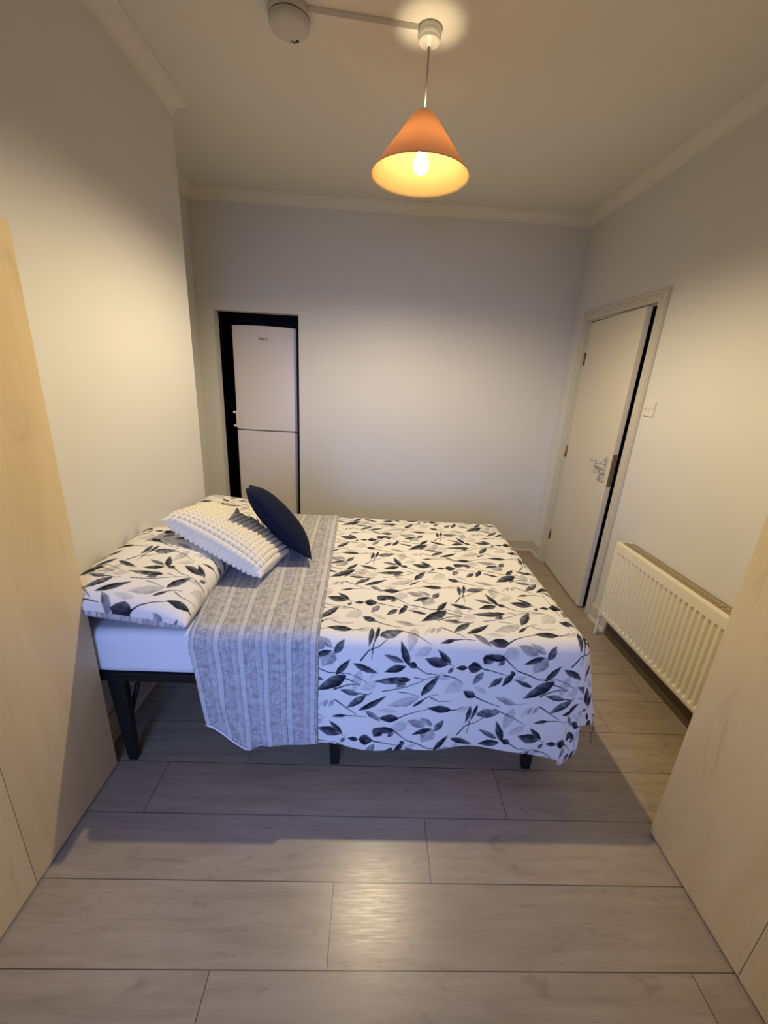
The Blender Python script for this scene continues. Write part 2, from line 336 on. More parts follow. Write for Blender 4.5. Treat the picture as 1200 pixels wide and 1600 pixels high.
def grid_faces(n, m, off=0, flip=False):
    """faces of an n x m vertex grid (index i*m+j)"""
    i, j = np.meshgrid(np.arange(n-1), np.arange(m-1), indexing='ij'); a = (i*m+j).ravel()+off
    q = np.stack([a, a+m, a+m+1, a+1], -1)
    return q[:, ::-1] if flip else q
def cloth_mesh(name, patches, mats, parent=None, colour=False, weld=.0004):
    """patches: (XYZ (n,m,3), UV (n,m,2), material, flip)"""
    V, Q, UVs, MI = [], [], [], []; off = 0
    for xyz, uv, mi, flip in patches:
        n, m = xyz.shape[:2]; V.append(xyz.reshape(-1, 3)); UVs.append(uv.reshape(-1, 2))
        f = grid_faces(n, m, off, flip); Q.append(f); MI.append(np.full(len(f), mi)); off += n*m
    V = np.concatenate(V); UVs = np.concatenate(UVs); Q = np.concatenate(Q); MI = np.concatenate(MI)
    me = bpy.data.meshes.new(name)
    me.vertices.add(len(V)); me.vertices.foreach_set('co', V.ravel())
    me.loops.add(Q.size); me.loops.foreach_set('vertex_index', Q.ravel())
    me.polygons.add(len(Q)); me.polygons.foreach_set('loop_start', np.arange(len(Q))*4); me.polygons.foreach_set('loop_total', np.full(len(Q), 4))
    me.polygons.foreach_set('material_index', MI); me.update(calc_edges=True)
    for m_ in mats: me.materials.append(m_)
    at = me.attributes.new('cloth', 'FLOAT_VECTOR', 'POINT'); at.data.foreach_set('vector', np.concatenate([UVs, np.zeros((len(UVs), 1))], 1).ravel())
    if colour:
        ca = me.attributes.new('print', 'FLOAT_COLOR', 'POINT'); ca.data.foreach_set('color', print_colour(UVs[:, 0], UVs[:, 1]).ravel())
    bm = bmesh.new(); bm.from_mesh(me); bmesh.ops.remove_doubles(bm, verts=bm.verts, dist=weld)
    bm.to_mesh(me); bm.free()
    me.polygons.foreach_set('use_smooth', [True]*len(me.polygons)); me.update()
    return link(bpy.data.objects.new(name, me), parent)

# ------------------------------------------------------------------ room shell
XR, XA, XL, YB, D = 1.5703, -1.4275, -1.0433, 2.5106, 3.5656
YN = 1.235            # near side of the chimney breast
YF = -1.4             # wall behind the photographer
ZC = 2.712; ZW = 2.641; CV = .071
OPX0, OPX1, OPZ = -1.296, -.632, 1.924
DY0, DY1, DZ = 2.497, 3.303, 1.975   # door opening
T = .12
bm = bmesh.new(); box(bm, XA-T, XR+T+.3, YF-T, D+1.2, -.06, 0); struct(bm_obj('floor', bm, M_FLOOR))
bm = bmesh.new(); box(bm, XA-T, XR+T, YF-T, D+T, ZC, ZC+.08); struct(bm_obj('ceiling', bm, M_CEIL))
bm = bmesh.new()
box(bm, XA-T, XA, YF, YN, 0, ZC); box(bm, XA-T, XL, YN, YB, 0, ZC); box(bm, XA-T, XA, YB, D, 0, ZC)
struct(bm_obj('wall_left', bm, M_WALL, bevel=.004))
bm = bmesh.new()
TB = .10
box(bm, XA-T, OPX0, D, D+TB, 0, ZC); box(bm, OPX1, XR+T, D, D+TB, 0, ZC); box(bm, OPX0, OPX1, D, D+TB, OPZ, ZC)
struct(bm_obj('wall_back', bm, M_WALL))
bm = bmesh.new()
box(bm, XR, XR+T, YF, DY0, 0, ZC); box(bm, XR, XR+T, DY1, D, 0, ZC); box(bm, XR, XR+T, DY0, DY1, DZ, ZC)
struct(bm_obj('wall_right', bm, M_WALL))
bm = bmesh.new()
box(bm, XA-T, -.8, YF-T, YF, 0, ZC); box(bm, .6, XR+T, YF-T, YF, 0, ZC); box(bm, -.8, .6, YF-T, YF, 0, .38); box(bm, -.8, .6, YF-T, YF, 1.72, ZC)
struct(bm_obj('wall_front', bm, M_WALL))
bm = bmesh.new()
for x in (-.8, -.13, .55): box(bm, x, x+.05, YF-.09, YF-.04, .38, 1.72)
for z in (.38, 1.67): box(bm, -.8, .6, YF-.09, YF-.04, z, z+.05)
struct(bm_obj('window_1', bm, M_WHITE))
# store room behind the doorway, hall behind the ajar door; gloom is in their colour
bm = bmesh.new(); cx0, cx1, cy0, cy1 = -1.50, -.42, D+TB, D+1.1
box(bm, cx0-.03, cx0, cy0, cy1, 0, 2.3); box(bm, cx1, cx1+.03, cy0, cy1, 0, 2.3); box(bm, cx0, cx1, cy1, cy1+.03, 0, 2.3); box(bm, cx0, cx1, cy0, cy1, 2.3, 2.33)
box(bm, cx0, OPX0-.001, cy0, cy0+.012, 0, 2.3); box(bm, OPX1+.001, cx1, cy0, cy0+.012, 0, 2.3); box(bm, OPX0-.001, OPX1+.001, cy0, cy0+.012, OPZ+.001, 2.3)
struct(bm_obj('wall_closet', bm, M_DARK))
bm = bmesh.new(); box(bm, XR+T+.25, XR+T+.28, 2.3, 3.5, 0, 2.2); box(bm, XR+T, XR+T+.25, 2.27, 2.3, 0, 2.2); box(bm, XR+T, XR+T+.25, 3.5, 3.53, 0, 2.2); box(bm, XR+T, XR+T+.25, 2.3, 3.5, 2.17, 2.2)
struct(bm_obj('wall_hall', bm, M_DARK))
# coving: concave profile swept round the room plan with mitred corners
plan = [(XR, YF), (XR, D), (XA, D), (XA, YB), (XL, YB), (XL, YN), (XA, YN), (XA, YF)]
def sweep(plan, prof, closed=True):
    """prof: (inset, z) points"""
    bm = bmesh.new(); n = len(plan); rings = []
    for i in range(n):
        p = Vector(plan[i]); a = Vector(plan[i-1]) if (closed or i) else None; c = Vector(plan[(i+1) % n]) if (closed or i < n-1) else None
        d1 = (p-a).normalized() if a is not None else (c-p).normalized(); d2 = (c-p).normalized() if c is not None else d1
        n1 = Vector((-d1.y, d1.x)); n2 = Vector((-d2.y, d2.x)); m = (n1+n2); m = m/(m.dot(n1))
        rings.append([bm.verts.new((p.x+m.x*o, p.y+m.y*o, z)) for o, z in prof])
    for i in range(n if closed else n-1):
        A, B = rings[i], rings[(i+1) % n]
        for k in range(len(prof)): bm.faces.new((A[k], A[(k+1) % len(prof)], B[(k+1) % len(prof)], B[k]))
    if not closed: bm.faces.new(rings[0]); bm.faces.new(rings[-1])
    return bm
prof = [(-.002, ZW)]
prof += [(.006, ZW), (.006, ZW+.006)]
for k in range(9):
    a = math.pi/2*k/8; prof.append((.006+.060*(1-math.cos(a)), ZW+.006+.056*math.sin(a)))
prof += [(.072, ZW+.062), (.072, ZC+.002), (-.002, ZC+.002)]
struct(bm_obj('trim_1', sweep(plan, prof), M_CEIL))
# baseboards with quadrant bead
bp = [(-.001, 0), (.030, 0), (.029, .010), (.024, .017), (.016, .020), (.016, .098), (.010, .106), (-.001, .106)]
for nm, pl in (('baseboard_back', [(XR-.0161, D), (OPX1+.0, D)]), ('baseboard_left', [(XL, YB+.0), (XL, YN)]),
               ('baseboard_alcove', [(OPX0, D), (XA, D), (XA, YB)]), ('baseboard_right_far', [(XR, DY1+.066), (XR, D)]),
               ('baseboard_right', [(XR, 2.225), (XR, DY0-.067)])):
    struct(bm_obj(nm, sweep(pl, bp, False), M_TRIM))
struct(bm_obj('baseboard_right_near', sweep([(XR, YF), (XR, 2.222)], [(-.001, 0), (.022, 0), (.022, .095), (.014, .105), (-.001, .105)], False), M_DKWOOD))  # plain dark brown board along the near part of the right wall

# ------------------------------------------------------------------ doorway, door
bm = bmesh.new()
ya, yb, zt = DY0-.066, DY1+.066, DZ+.066
ap = [(0, -.001), (0, .014), (.004, .015), (.006, .022), (.020, .022), (.023, .014), (.040, .014), (.043, .019), (.063, .019), (.066, .016), (.066, -.001)]
rg_ = [[bm.verts.new((XR-p, y, z)) for (p, y, z) in ring] for ring in (
    [(p, ya+o, 0) for o, p in ap], [(p, ya+o, zt-o) for o, p in ap], [(p, yb-o, zt-o) for o, p in ap], [(p, yb-o, 0) for o, p in ap])]
for A, B in zip(rg_, rg_[1:]):
    for k in range(len(ap)): bm.faces.new((A[k], A[(k+1) % len(ap)], B[(k+1) % len(ap)], B[k]))
bm.faces.new(rg_[0]); bm.faces.new(rg_[-1])
struct(bm_obj('trim_2', bm, M_TRIM))
bm = bmesh.new(); j = .022
box(bm, XR-.001, XR+T, DY0, DY0+j, 0, DZ); box(bm, XR-.001, XR+T, DY1-j, DY1, 0, DZ); box(bm, XR-.001, XR+T, DY0+j, DY1-j, DZ-j+.012, DZ)
box(bm, XR-.004, XR+.003, DY1-j-.0105, DY1-j, .004, DZ-j+.012)
struct(bm_obj('trim_3', bm, M_TRIM))
door = bpy.data.objects.new('door_1', None); COL.objects.link(door); struct(door); door.empty_display_size = .1
HY = DY1-j-.0106; door.location = (XR+.002, HY, 0); AJ = math.radians(-4.0); door.rotation_euler = (0, 0, AJ)
LW = .733
bm = bmesh.new(); box(bm, 0, .034, -LW, 0, .012, 1.958); leafo = bm_obj('door_leaf', bm, M_DOORP, door, bevel=.0015)
for k, z in enumerate((1.705, 1.005, .285)):
    bm = bmesh.new(); solid_lathe(bm, [(.0055, z-.045), (.0055, z+.045)], n=12, c=(-.004, .001, 0)); box(bm, -.0015, 0, -.018, 0, z-.045, z+.045)
    bm_obj('hinge', bm, M_BRASS, door)
hy, hz = -LW+.062, 1.0
bm = bmesh.new()
seg = [(0, -.085), (.018, -.080), (.021, -.06), (.021, .06), (.018, .080), (0, .085), (-.018, .080), (-.021, .06), (-.021, -.06), (-.018, -.080)]
a = [bm.verts.new((-.007, hy+p, hz+q)) for p, q in seg]; b = [bm.verts.new((.0, hy+p, hz+q)) for p, q in seg]
bm.faces.new(a); bm.faces.new(b)
for k in range(len(seg)): bm.faces.new((a[k], a[(k+1) % 10], b[(k+1) % 10], b[k]))
hp = bm_obj('handle_plate', bm, M_CHROME, door, bevel=.0015)
bm = bmesh.new(); tube(bm, bez([(-.006, hy, hz+.040), (-.035, hy, hz+.040), (-.052, hy+.012, hz+.041), (-.055, hy+.05, hz+.043), (-.052, hy+.085, hz+.040), (-.050, hy+.115, hz+.043)], 6), .0085)
bm_obj('handle_lever', bm, M_CHROME, door)
bm = bmesh.new(); solid_lathe(bm, [(.017, -.03), (.017, -.006)], n=24, c=(0, hy, hz-.020), axis='X'); solid_lathe(bm, [(.007, -.042), (.007, -.03)], n=16, c=(0, hy, hz-.020), axis='X'); box(bm, -.062, -.040, hy-.006, hy+.034, hz-.030, hz-.010)
bm_obj('thumb_turn', bm, M_CHROME, door, bevel=.002)
bm = bmesh.new(); box(bm, .004, .030, -LW-.0015, -LW+.001, hz-.10, hz+.11); box(bm, .012, .028, -LW-.010, -LW, hz+.02, hz+.045); box(bm, .012, .028, -LW-.004, -LW, hz-.04, hz-.01)
bm_obj('lock_faceplate', bm, M_BRASS, door)
bm = bmesh.new(); box(bm, XR-.002, XR+.04, DY0+j-.0005, DY0+j+.003, hz-.09, hz+.10)
struct(bm_obj('trim_4', bm, M_BRASS))

# ------------------------------------------------------------------ light switch
sw = thing('light_switch', 'small square white light switch on the wall beside the door', 'light switch', (XR, 2.362, 1.408))
bm = bmesh.new(); box(bm, -.009, 0, -.043, .043, -.043, .043); bm_obj('switch_plate', bm, M_WHITE, sw, bevel=.003)
bm = bmesh.new(); box(bm, -.014, -.008, -.008, .008, -.014, .014); bm_obj('rocker', bm, M_WHITE, sw, bevel=.002)
for s in (-.030, .030):
    bm = bmesh.new(); solid_lathe(bm, [(.0035, -.0105), (.0035, -.008)], n=12, c=(0, s, 0), axis='X'); bm_obj('screw', bm, M_BRASS, sw)

# ------------------------------------------------------------------ radiator
RY0, RY1, RZ0, RZ1 = 1.19, 2.205, .158, .648; RX0, RX1 = XR-.103, XR-.015
rad = thing('radiator', 'cream fluted panel radiator fixed to the right wall under the switch', 'radiator', (XR-.05, 1.7, 0))
def loc(bm, o):
    bmesh.ops.translate(bm, verts=bm.verts, vec=-Vector(o.location)); return bm
# fluted front panel as a height-field: y along, z up
pitch = .0342; ny = int((RY1-RY0)/pitch*12); nz = 40
ys = np.linspace(RY0, RY1, ny); zs = np.concatenate([[RZ0], np.linspace(RZ0+.012, RZ0+.06, 10), np.linspace(RZ0+.08, RZ1-.11, 8), np.linspace(RZ1-.09, RZ1-.045, 10), [RZ1-.005, RZ1-.0015, RZ1]])
Y, Z = np.meshgrid(ys, zs, indexing='ij')
ph = ((Y-RY0-.012)/pitch) % 1
groove = np.clip((np.abs(ph-.5)-.22)/.14, 0, 1); groove = groove*groove*(3-2*groove)
mask = smooth(RZ0+.028, RZ0+.040, Z)*(1-smooth(RZ1-.064, RZ1-.054, Z))*smooth(RY0+.008, RY0+.016, Y)*(1-smooth(RY1-.020, RY1-.012, Y))
X = RX0 + .0125*groove*mask
X[:, 0] += .006; X[:, -1] += .003
front = np.stack([X, Y, Z], -1)
bk = front.copy(); bk[..., 0] = RX0+.020
q = list(map(tuple, grid_faces(ny, len(zs), 0, True))) + list(map(tuple, grid_faces(ny, len(zs), ny*len(zs))))
o = mesh_obj('front_panel', np.concatenate([front.reshape(-1, 3), bk.reshape(-1, 3)])-np.array(rad.location), q, M_RAD, rad, True)
bm = bmesh.new(); box(bm, RX1-.012, RX1, RY0, RY1, RZ0, RZ1-.004); bm_obj('back_panel', loc(bm, rad), M_RAD, rad, bevel=.003)
for y0 in (RY0, RY1-.004):
    bm = bmesh.new(); box(bm, RX0+.006, RX1, y0, y0+.004, RZ0+.01, RZ1+.002); bm_obj('side_panel', loc(bm, rad), M_RAD, rad, bevel=.001)
bm = bmesh.new(); box(bm, RX0+.002, RX0+.022, RY0, RY1, RZ1-.004, RZ1+.003); bm_obj('top_rim', loc(bm, rad), M_RAD, rad, bevel=.001)
bm = bmesh.new()
y = RY0+.006
while y < RY1-.01:
    box(bm, RX0+.020, XR-.004, y, y+.006, RZ1-.010, RZ1-.003); y += .010
for x in (RX0+.036, RX0+.052, RX0+.068): box(bm, x, x+.004, RY0+.004, RY1-.004, RZ1-.011, RZ1-.0025)
g = bm_obj('top_grille', loc(bm, rad), M_GRILLE, rad); g['label'] = 'dusty tan slotted grille'
bm = bmesh.new(); box(bm, RX0+.022, RX1-.012, RY0+.01, RY1-.01, RZ1-.06, RZ1-.05); bm_obj('convector', loc(bm, rad), M_GRILLE, rad)
for y0 in (1.35, 2.02):
    bm = bmesh.new(); box(bm, RX1, XR-.0004, y0, y0+.03, .25, .58); bm_obj('bracket', loc(bm, rad), M_RAD, rad)
bm = bmesh.new(); py = 2.222
tube(bm, bez([(RX0+.03, RY1-.02, RZ0+.035), (RX0+.03, RY1+.012, RZ0+.035), (RX0+.024, py, RZ0+.01), (RX0+.020, py, .09), (RX0+.016, py, -.001)], 6), .0085)
bm_obj('pipe', loc(bm, rad), M_RAD, rad)
bm = bmesh.new(); solid_lathe(bm, [(.011, RZ0-.035), (.013, RZ0-.025), (.013, RZ0+.0), (.010, RZ0+.01)], n=16, c=(RX0+.0225, py, 0)); bm_obj('valve', loc(bm, rad), M_RAD, rad)

# ------------------------------------------------------------------ wardrobes
def wardrobe(label, xf, xb, y_far, widths, zt):
    s = 1 if xb > xf else -1                      # s: towards the wall behind
    y_near = y_far-sum(widths)
    t = thing('wardrobe', label, 'wardrobe', ((xf+xb)/2, (y_far+y_near)/2, 0), 'pale birch wardrobes facing each other')
    bm = bmesh.new(); xa = xf+s*.019
    lo_, hi_ = sorted((xa, xb))
    box(bm, lo_, hi_, y_far-.018, y_far-.001, 0, zt); box(bm, lo_, hi_, y_near+.001, y_near+.018, 0, zt); box(bm, lo_, hi_, y_near+.018, y_far-.018, zt-.018, zt); box(bm, lo_, hi_, y_near+.018, y_far-.018, .04, .058)
    b0, b1 = sorted((xb-s*.006, xb)); box(bm, b0, b1, y_near+.018, y_far-.018, .058, zt-.018)
    yy = y_far
    for w_ in widths[:-1]:
        yy -= w_; box(bm, lo_+.002, hi_-.008, yy-.009, yy+.009, .058, zt-.018)
    bm_obj('carcass', loc(bm, t), M_WOOD, t)
    bm = bmesh.new(); p0, p1 = sorted((xa+s*.012, xa+s*.028)); box(bm, p0, p1, y_near+.018, y_far-.018, 0, .04); bm_obj('plinth', loc(bm, t), M_GAP, t)
    yy = y_far
    for w_ in widths:
        bm = bmesh.new(); d0, d1 = sorted((xf, xf+s*.018)); box(bm, d0, d1, yy-w_+.0016, yy-.0004, .009, zt-.001); bm_obj('door', loc(bm, t), M_WOOD, t, bevel=.0012); yy -= w_
    return t
wardrobe('pale birch wardrobe on the left, by the head of the bed', -.939, XA+.004, 1.224, [.400, .400], 1.821)
wardrobe('pale birch wardrobe on the right, in front of the radiator', 1.056, XR-.026, 1.009, [.3765, .3765], 1.821)

# ------------------------------------------------------------------ fridge freezer
FX0, FX1, FY, FS, FT = -1.205, -.676, 3.690, .981, 1.836
fr = thing('fridge_freezer', 'tall white two-door fridge freezer in the dark opening of the back wall', 'fridge', ((FX0+FX1)/2, FY+.3, 0))
bm = bmesh.new(); box(bm, FX0+.002, FX1-.002, FY+.055, FY+.6, .02, FT-.004); bm_obj('cabinet', loc(bm, fr), M_FRIDGE, fr, bevel=.006)
def fdoor(z0, z1, dome):
    n = 24; xs = np.linspace(FX0, FX1, n); bm = bmesh.new(); pr = []
    for x in xs:
        q = (x-(FX0+FX1)/2)/((FX1-FX0)/2); pr.append((x, FY+.012*q*q, z1+dome*(1-q*q)))
    a = [bm.verts.new((x, y, z0)) for x, y, z in pr]; b = [bm.verts.new((x, y, z)) for x, y, z in pr]
    c = [bm.verts.new((x, FY+.052, z0)) for x, y, z in pr]; d = [bm.verts.new((x, FY+.052, z)) for x, y, z in pr]
    for k in range(n-1):
        for u, v in ((a, b), (b, d), (d, c), (c, a)): bm.faces.new((u[k], u[k+1], v[k+1], v[k]))
    bm.faces.new((a[0], b[0], d[0], c[0])); bm.faces.new((a[-1], b[-1], d[-1], c[-1]))
    return bm
du = bm_obj('door', loc(fdoor(FS+.004, FT-.004, .006), fr), M_FRIDGE, fr, bevel=.005, seg=3)
dl = bm_obj('door', loc(fdoor(.05, FS-.004, 0), fr), M_FRIDGE, fr, bevel=.005, seg=3)
bm = bmesh.new(); hx = FX0+.018
box(bm, hx-.010, hx+.012, FY-.030, FY-.016, 1.005, 1.145); box(bm, FX0-.018, hx, FY-.026, FY+.020, 1.122, 1.142); box(bm, FX0-.018, hx, FY-.026, FY+.020, 1.008, 1.028)
bm_obj('handle', loc(bm, fr), M_FRIDGE, du, bevel=.003)
bm = bmesh.new(); box(bm, FX0+.004, FX1-.004, FY+.012, FY+.054, FS-.004, FS+.004); bm_obj('door_seal', loc(bm, fr), M_GAP, fr)
tc = bpy.data.curves.new('badge', 'FONT'); tc.body = 'BEKO'; tc.size = .026; tc.extrude = .0008; tc.align_x = 'CENTER'; tc.space_character = 1.1
to = bpy.data.objects.new('badge_curve', tc); COL.objects.link(to); bpy.context.view_layer.update()
tm = bpy.data.meshes.new_from_object(to.evaluated_get(bpy.context.evaluated_depsgraph_get())); bpy.data.objects.remove(to)
tm.transform(Matrix.Translation(Vector((-.945, FY-.0004, 1.728))-Vector(fr.location)) @ Matrix.Rotation(math.radians(90), 4, 'X'))
tm.materials.append(M_GAP); tm.name = 'badge'; link(bpy.data.objects.new('badge', tm), du)

# ------------------------------------------------------------------ bed
BX0, BX1, BY0, BY1 = -1.030, .795, 1.240, 2.512
bed = thing('bed_frame', 'black metal bed frame with tapered legs under the mattress', 'bed', (-.1, 1.88, 0))
def lbm(f):
    bm = bmesh.new(); f(bm); return loc(bm, bed)
for y in (BY0+.004, BY1-.034): bm_obj('side_rail', lbm(lambda b: box(b, BX0, BX1, y, y+.03, .386, .421)), M_BLACK, bed, bevel=.002)
for x in (BX0, BX1-.03): bm_obj('end_rail', lbm(lambda b: box(b, x, x+.03, BY0+.034, BY1-.034, .386, .421)), M_BLACK, bed, bevel=.002)
for k in range(11):
    x = BX0+.12+k*.155; bm_obj('slat', lbm(lambda b: box(b, x, x+.05, BY0+.034, BY1-.034, .404, .418)), M_BLACK, bed)
def leg(x, y, sy):
    bm = bmesh.new(); z = .386
    t_ = [(x-.040, y-.014), (x+.022, y-.014), (x+.022, y+.016), (x-.040, y+.016)]; b_ = [(x-.016, y-.012), (x+.018, y-.012), (x+.018, y+.014), (x-.016, y+.014)]
    A = [bm.verts.new((*p, z)) for p in t_]; B = [bm.verts.new((*p, 0)) for p in b_]
    bm.faces.new(A); bm.faces.new(B)
    for k in range(4): bm.faces.new((A[k], A[(k+1) % 4], B[(k+1) % 4], B[k]))
    return bm
for x in (-.895, -.095, .690):
    for y in (BY0+.020, BY1-.020):
        lg = bm_obj('leg', loc(leg(x, y, 1), bed), M_BLACK, bed, bevel=.002)
        s = 1 if y < 2 else -1
        bm = bmesh.new(); tube(bm, [(x+.01, y, .20), (x+.01, y+s*.16, .392)], .009, 8); bm_obj('brace', loc(bm, bed), M_BLACK, lg)
mat_ = bmesh.new(); box(mat_, BX0, BX1, BY0+.001, BY1+.004, .4215, .604)
bmesh.ops.subdivide_edges(mat_, edges=mat_.edges, cuts=5, use_grid_fill=True)
mo = bm_obj('mattress', mat_, M_SHEET, None, bevel=.035, seg=4, angle=60); tag(mo, 'mattress in a plain white fitted sheet on the black frame', 'mattress')

# duvet: one continuous draped sheet; hangs over the near side, the foot and the far side
ZT, R_ = .618, .058
Y0, Y1, X1 = 1.220, 2.548, .846
STEP = .0024
def wob(x, y):
    return .0022*np.sin(5.1*x+3.3*y)+.0016*np.sin(11*x-7*y+1)+.0011*np.sin(19*y+6*x+2)+.0009*np.sin(27*x+9*y)
def prof_od(q, r=R_):
    """arc length q from the inner edge -> outward offset, drop"""
    qa = r*math.pi/2; a = np.clip(q/r, 0, math.pi/2)
    return np.where(q < qa, r*np.sin(a), r), np.where(q < qa, r*(1-np.cos(a)), r+(q-qa))
XI, YI0, YI1 = X1-R_, Y0+R_, Y1-R_
def duvet_patches(x_left):
    P = []
    xs = np.arange(x_left, XI, STEP); xs = np.append(xs[:-1], XI); ys = np.linspace(YI0, YI1, int((YI1-YI0)/STEP))
    X, Y = np.meshgrid(xs, ys, indexing='ij')
    P.append((np.stack([X, Y, ZT+wob(X, Y)], -1), np.stack([X, Y-YI0+R_*.57-.0], -1), 0, False))
    # front skirt
    n = int(.52/STEP); s = np.linspace(0, 1, n)
    X, S = np.meshgrid(xs, s, indexing='ij')
    Lf = .487+.030*smooth(.52, .86, X)+.006*np.sin(9*X); q = S*(Lf+.03)
    o, d = prof_od(q); dn = np.clip((d-R_)/.45, 0, 1)
    o = o + dn*(.010*np.sin(10*X+.6)+.006*np.sin(23*X+1))+.006*dn + .004*np.sin(31*X+9*d)*dn*(1-dn)*2
    P.append((np.stack([X, YI0-o, ZT-d+wob(X, YI0+0*X)*(1-np.clip(d/.05, 0, 1))], -1), np.stack([X, R_*.57-q], -1), 0, True))
    fr_edge = (o[-1], d[-1], q[-1])
    # foot skirt
    ysf = np.linspace(YI0, YI1, int((YI1-YI0)/.004))
    Yf, Sf = np.meshgrid(ysf, s, indexing='ij')
    Lr = .425-.02*smooth(YI0, YI0+.15, Yf)+.01*np.sin(7*Yf)
    qf = Sf*Lr; of, df = prof_od(qf); dnf = np.clip((df-R_)/.42, 0, 1)
    of = of+dnf*(.034*np.exp(-((Yf-YI0-.03)/.09)**2)+.055+.030*np.sin(11*(Yf-YI0)+1.0)+.014*np.sin(25*Yf))
    P.append((np.stack([XI+of, Yf, ZT-df+wob(XI+0*Yf, Yf)*(1-np.clip(df/.05, 0, 1))], -1), np.stack([XI+qf, Yf-YI0+R_*.57], -1), 0, False))
    # corner fan with the pleat
    na = 160; th = np.linspace(0, math.pi/2, na); TH, Sc = np.meshgrid(th, s, indexing='ij'); f = TH/(math.pi/2)
    Lc0 = q[-1, -1]; Lc1 = qf[0, -1]
    Lc = Lc0+(Lc1-Lc0)*smooth(.12, .40, f)+.034*np.exp(-((f-.05)/.055)**2)-.015*smooth(.2, .4, f)
    qc = Sc*Lc; oc, dc = prof_od(qc); dnc = np.clip((dc-R_)/.44, 0, 1)
    fold = .060*np.exp(-((f-.13)/.09)**2)-.030*np.exp(-((f-.40)/.12)**2)+.050*np.exp(-((f-.76)/.13)**2)
    o0 = (o[-1]-prof_od(q[-1])[0])[None, :]; o1 = (of[0]-prof_od(qf[0])[0])[None, :]
    oc = oc+o0*(1-f)+o1*f+dnc*fold*np.sin(np.pi*f)**.25
    # the near flap runs straight on past the corner, turns back behind itself, then becomes the foot side
    kf = [0, .10, .20, .27, .33, .42, .52, .66, .80, .92, 1]
    e1x, e1y = (R_+o1)[0, -1], 0.0
    kx = [0, .030, .060, .078, .076, .050, .044, .078, .138, e1x+.012, e1x]; ky = [-R_-o0[0, -1], -R_-.006, -R_-.010, -R_-.004, -R_+.012, -R_+.020, -R_+.026, -R_+.022, -.030, -.016, 0]
    ff = np.linspace(0, 1, na); bx = np.interp(ff, kf, kx); by = np.interp(ff, kf, ky)
    ker = np.hanning(17); ker /= ker.sum()
    def sm(a): p_ = np.concatenate([2*a[0]-a[8:0:-1], a, 2*a[-1]-a[-2:-10:-1]]); return np.convolve(p_, ker, 'valid')
    bx, by = sm(bx), sm(by); bx[0], by[0], bx[-1], by[-1] = kx[0], ky[0], kx[-1], ky[-1]
    ax_ = prof_od(qc)[0]*np.sin(TH); ay_ = -prof_od(qc)[0]*np.cos(TH)
    wgt = dnc**.8
    wx = ax_*(1-wgt)+bx[:, None]*wgt; wy = ay_*(1-wgt)+by[:, None]*wgt
    # exact match with the neighbouring panels along both seams
    e0 = np.clip(1-f/.04, 0, 1); e1 = np.clip((f-.96)/.04, 0, 1)
    wx = wx*(1-e0-e1)+e1*of[0][None, :]; wy = wy*(1-e0-e1)-e0*o[-1][None, :]
    P.append((np.stack([XI+wx, YI0+wy, ZT-dc+wob(XI, YI0)*(1-np.clip(dc/.05, 0, 1))], -1),
              np.stack([XI+qc*np.sin(TH), R_*.57-qc*np.cos(TH)], -1), 0, True))
    # far skirt
    n2 = int(.34/.006); s2 = np.linspace(0, 1, n2); X, S = np.meshgrid(xs[::2] if len(xs) % 2 else np.append(xs[::2], XI), s2, indexing='ij')
    q2 = S*.36; o2, d2 = prof_od(q2)
    P.append((np.stack([X, YI1+o2+.006*np.sin(9*X)*np.clip(d2/.3, 0, 1), ZT-d2+wob(X, YI1+0*X)*(1-np.clip(d2/.05, 0, 1))], -1), np.stack([X, YI1-YI0+R_*.57+q2], -1), 0, False))
    TH, S2 = np.meshgrid(th[::8], s2, indexing='ij'); f = TH/(math.pi/2); qk = S2*.36; ok_, dk = prof_od(qk); dd = np.clip((dk-R_)/.42, 0, 1)
    ok_ = ok_+dd*.05*(1-f)
    P.append((np.stack([XI+ok_*np.cos(TH), YI1+ok_*np.sin(TH), ZT-dk+wob(XI, YI1)*(1-np.clip(dk/.05, 0, 1))], -1), np.stack([XI+qk*np.cos(TH), YI1-YI0+R_*.57+qk*np.sin(TH)], -1), 0, False))
    return P
dv = thing('duvet', 'white duvet with navy and grey leaf print and a grey striped turned-back band', 'duvet', (0, 0, 0))
dc_ = cloth_mesh('leaf_print_cover', duvet_patches(-.26), [M_PRINT], dv, True)
md = dc_.modifiers.new('solid', 'SOLIDIFY'); md.thickness = .004; md.offset = 1 if False else -1
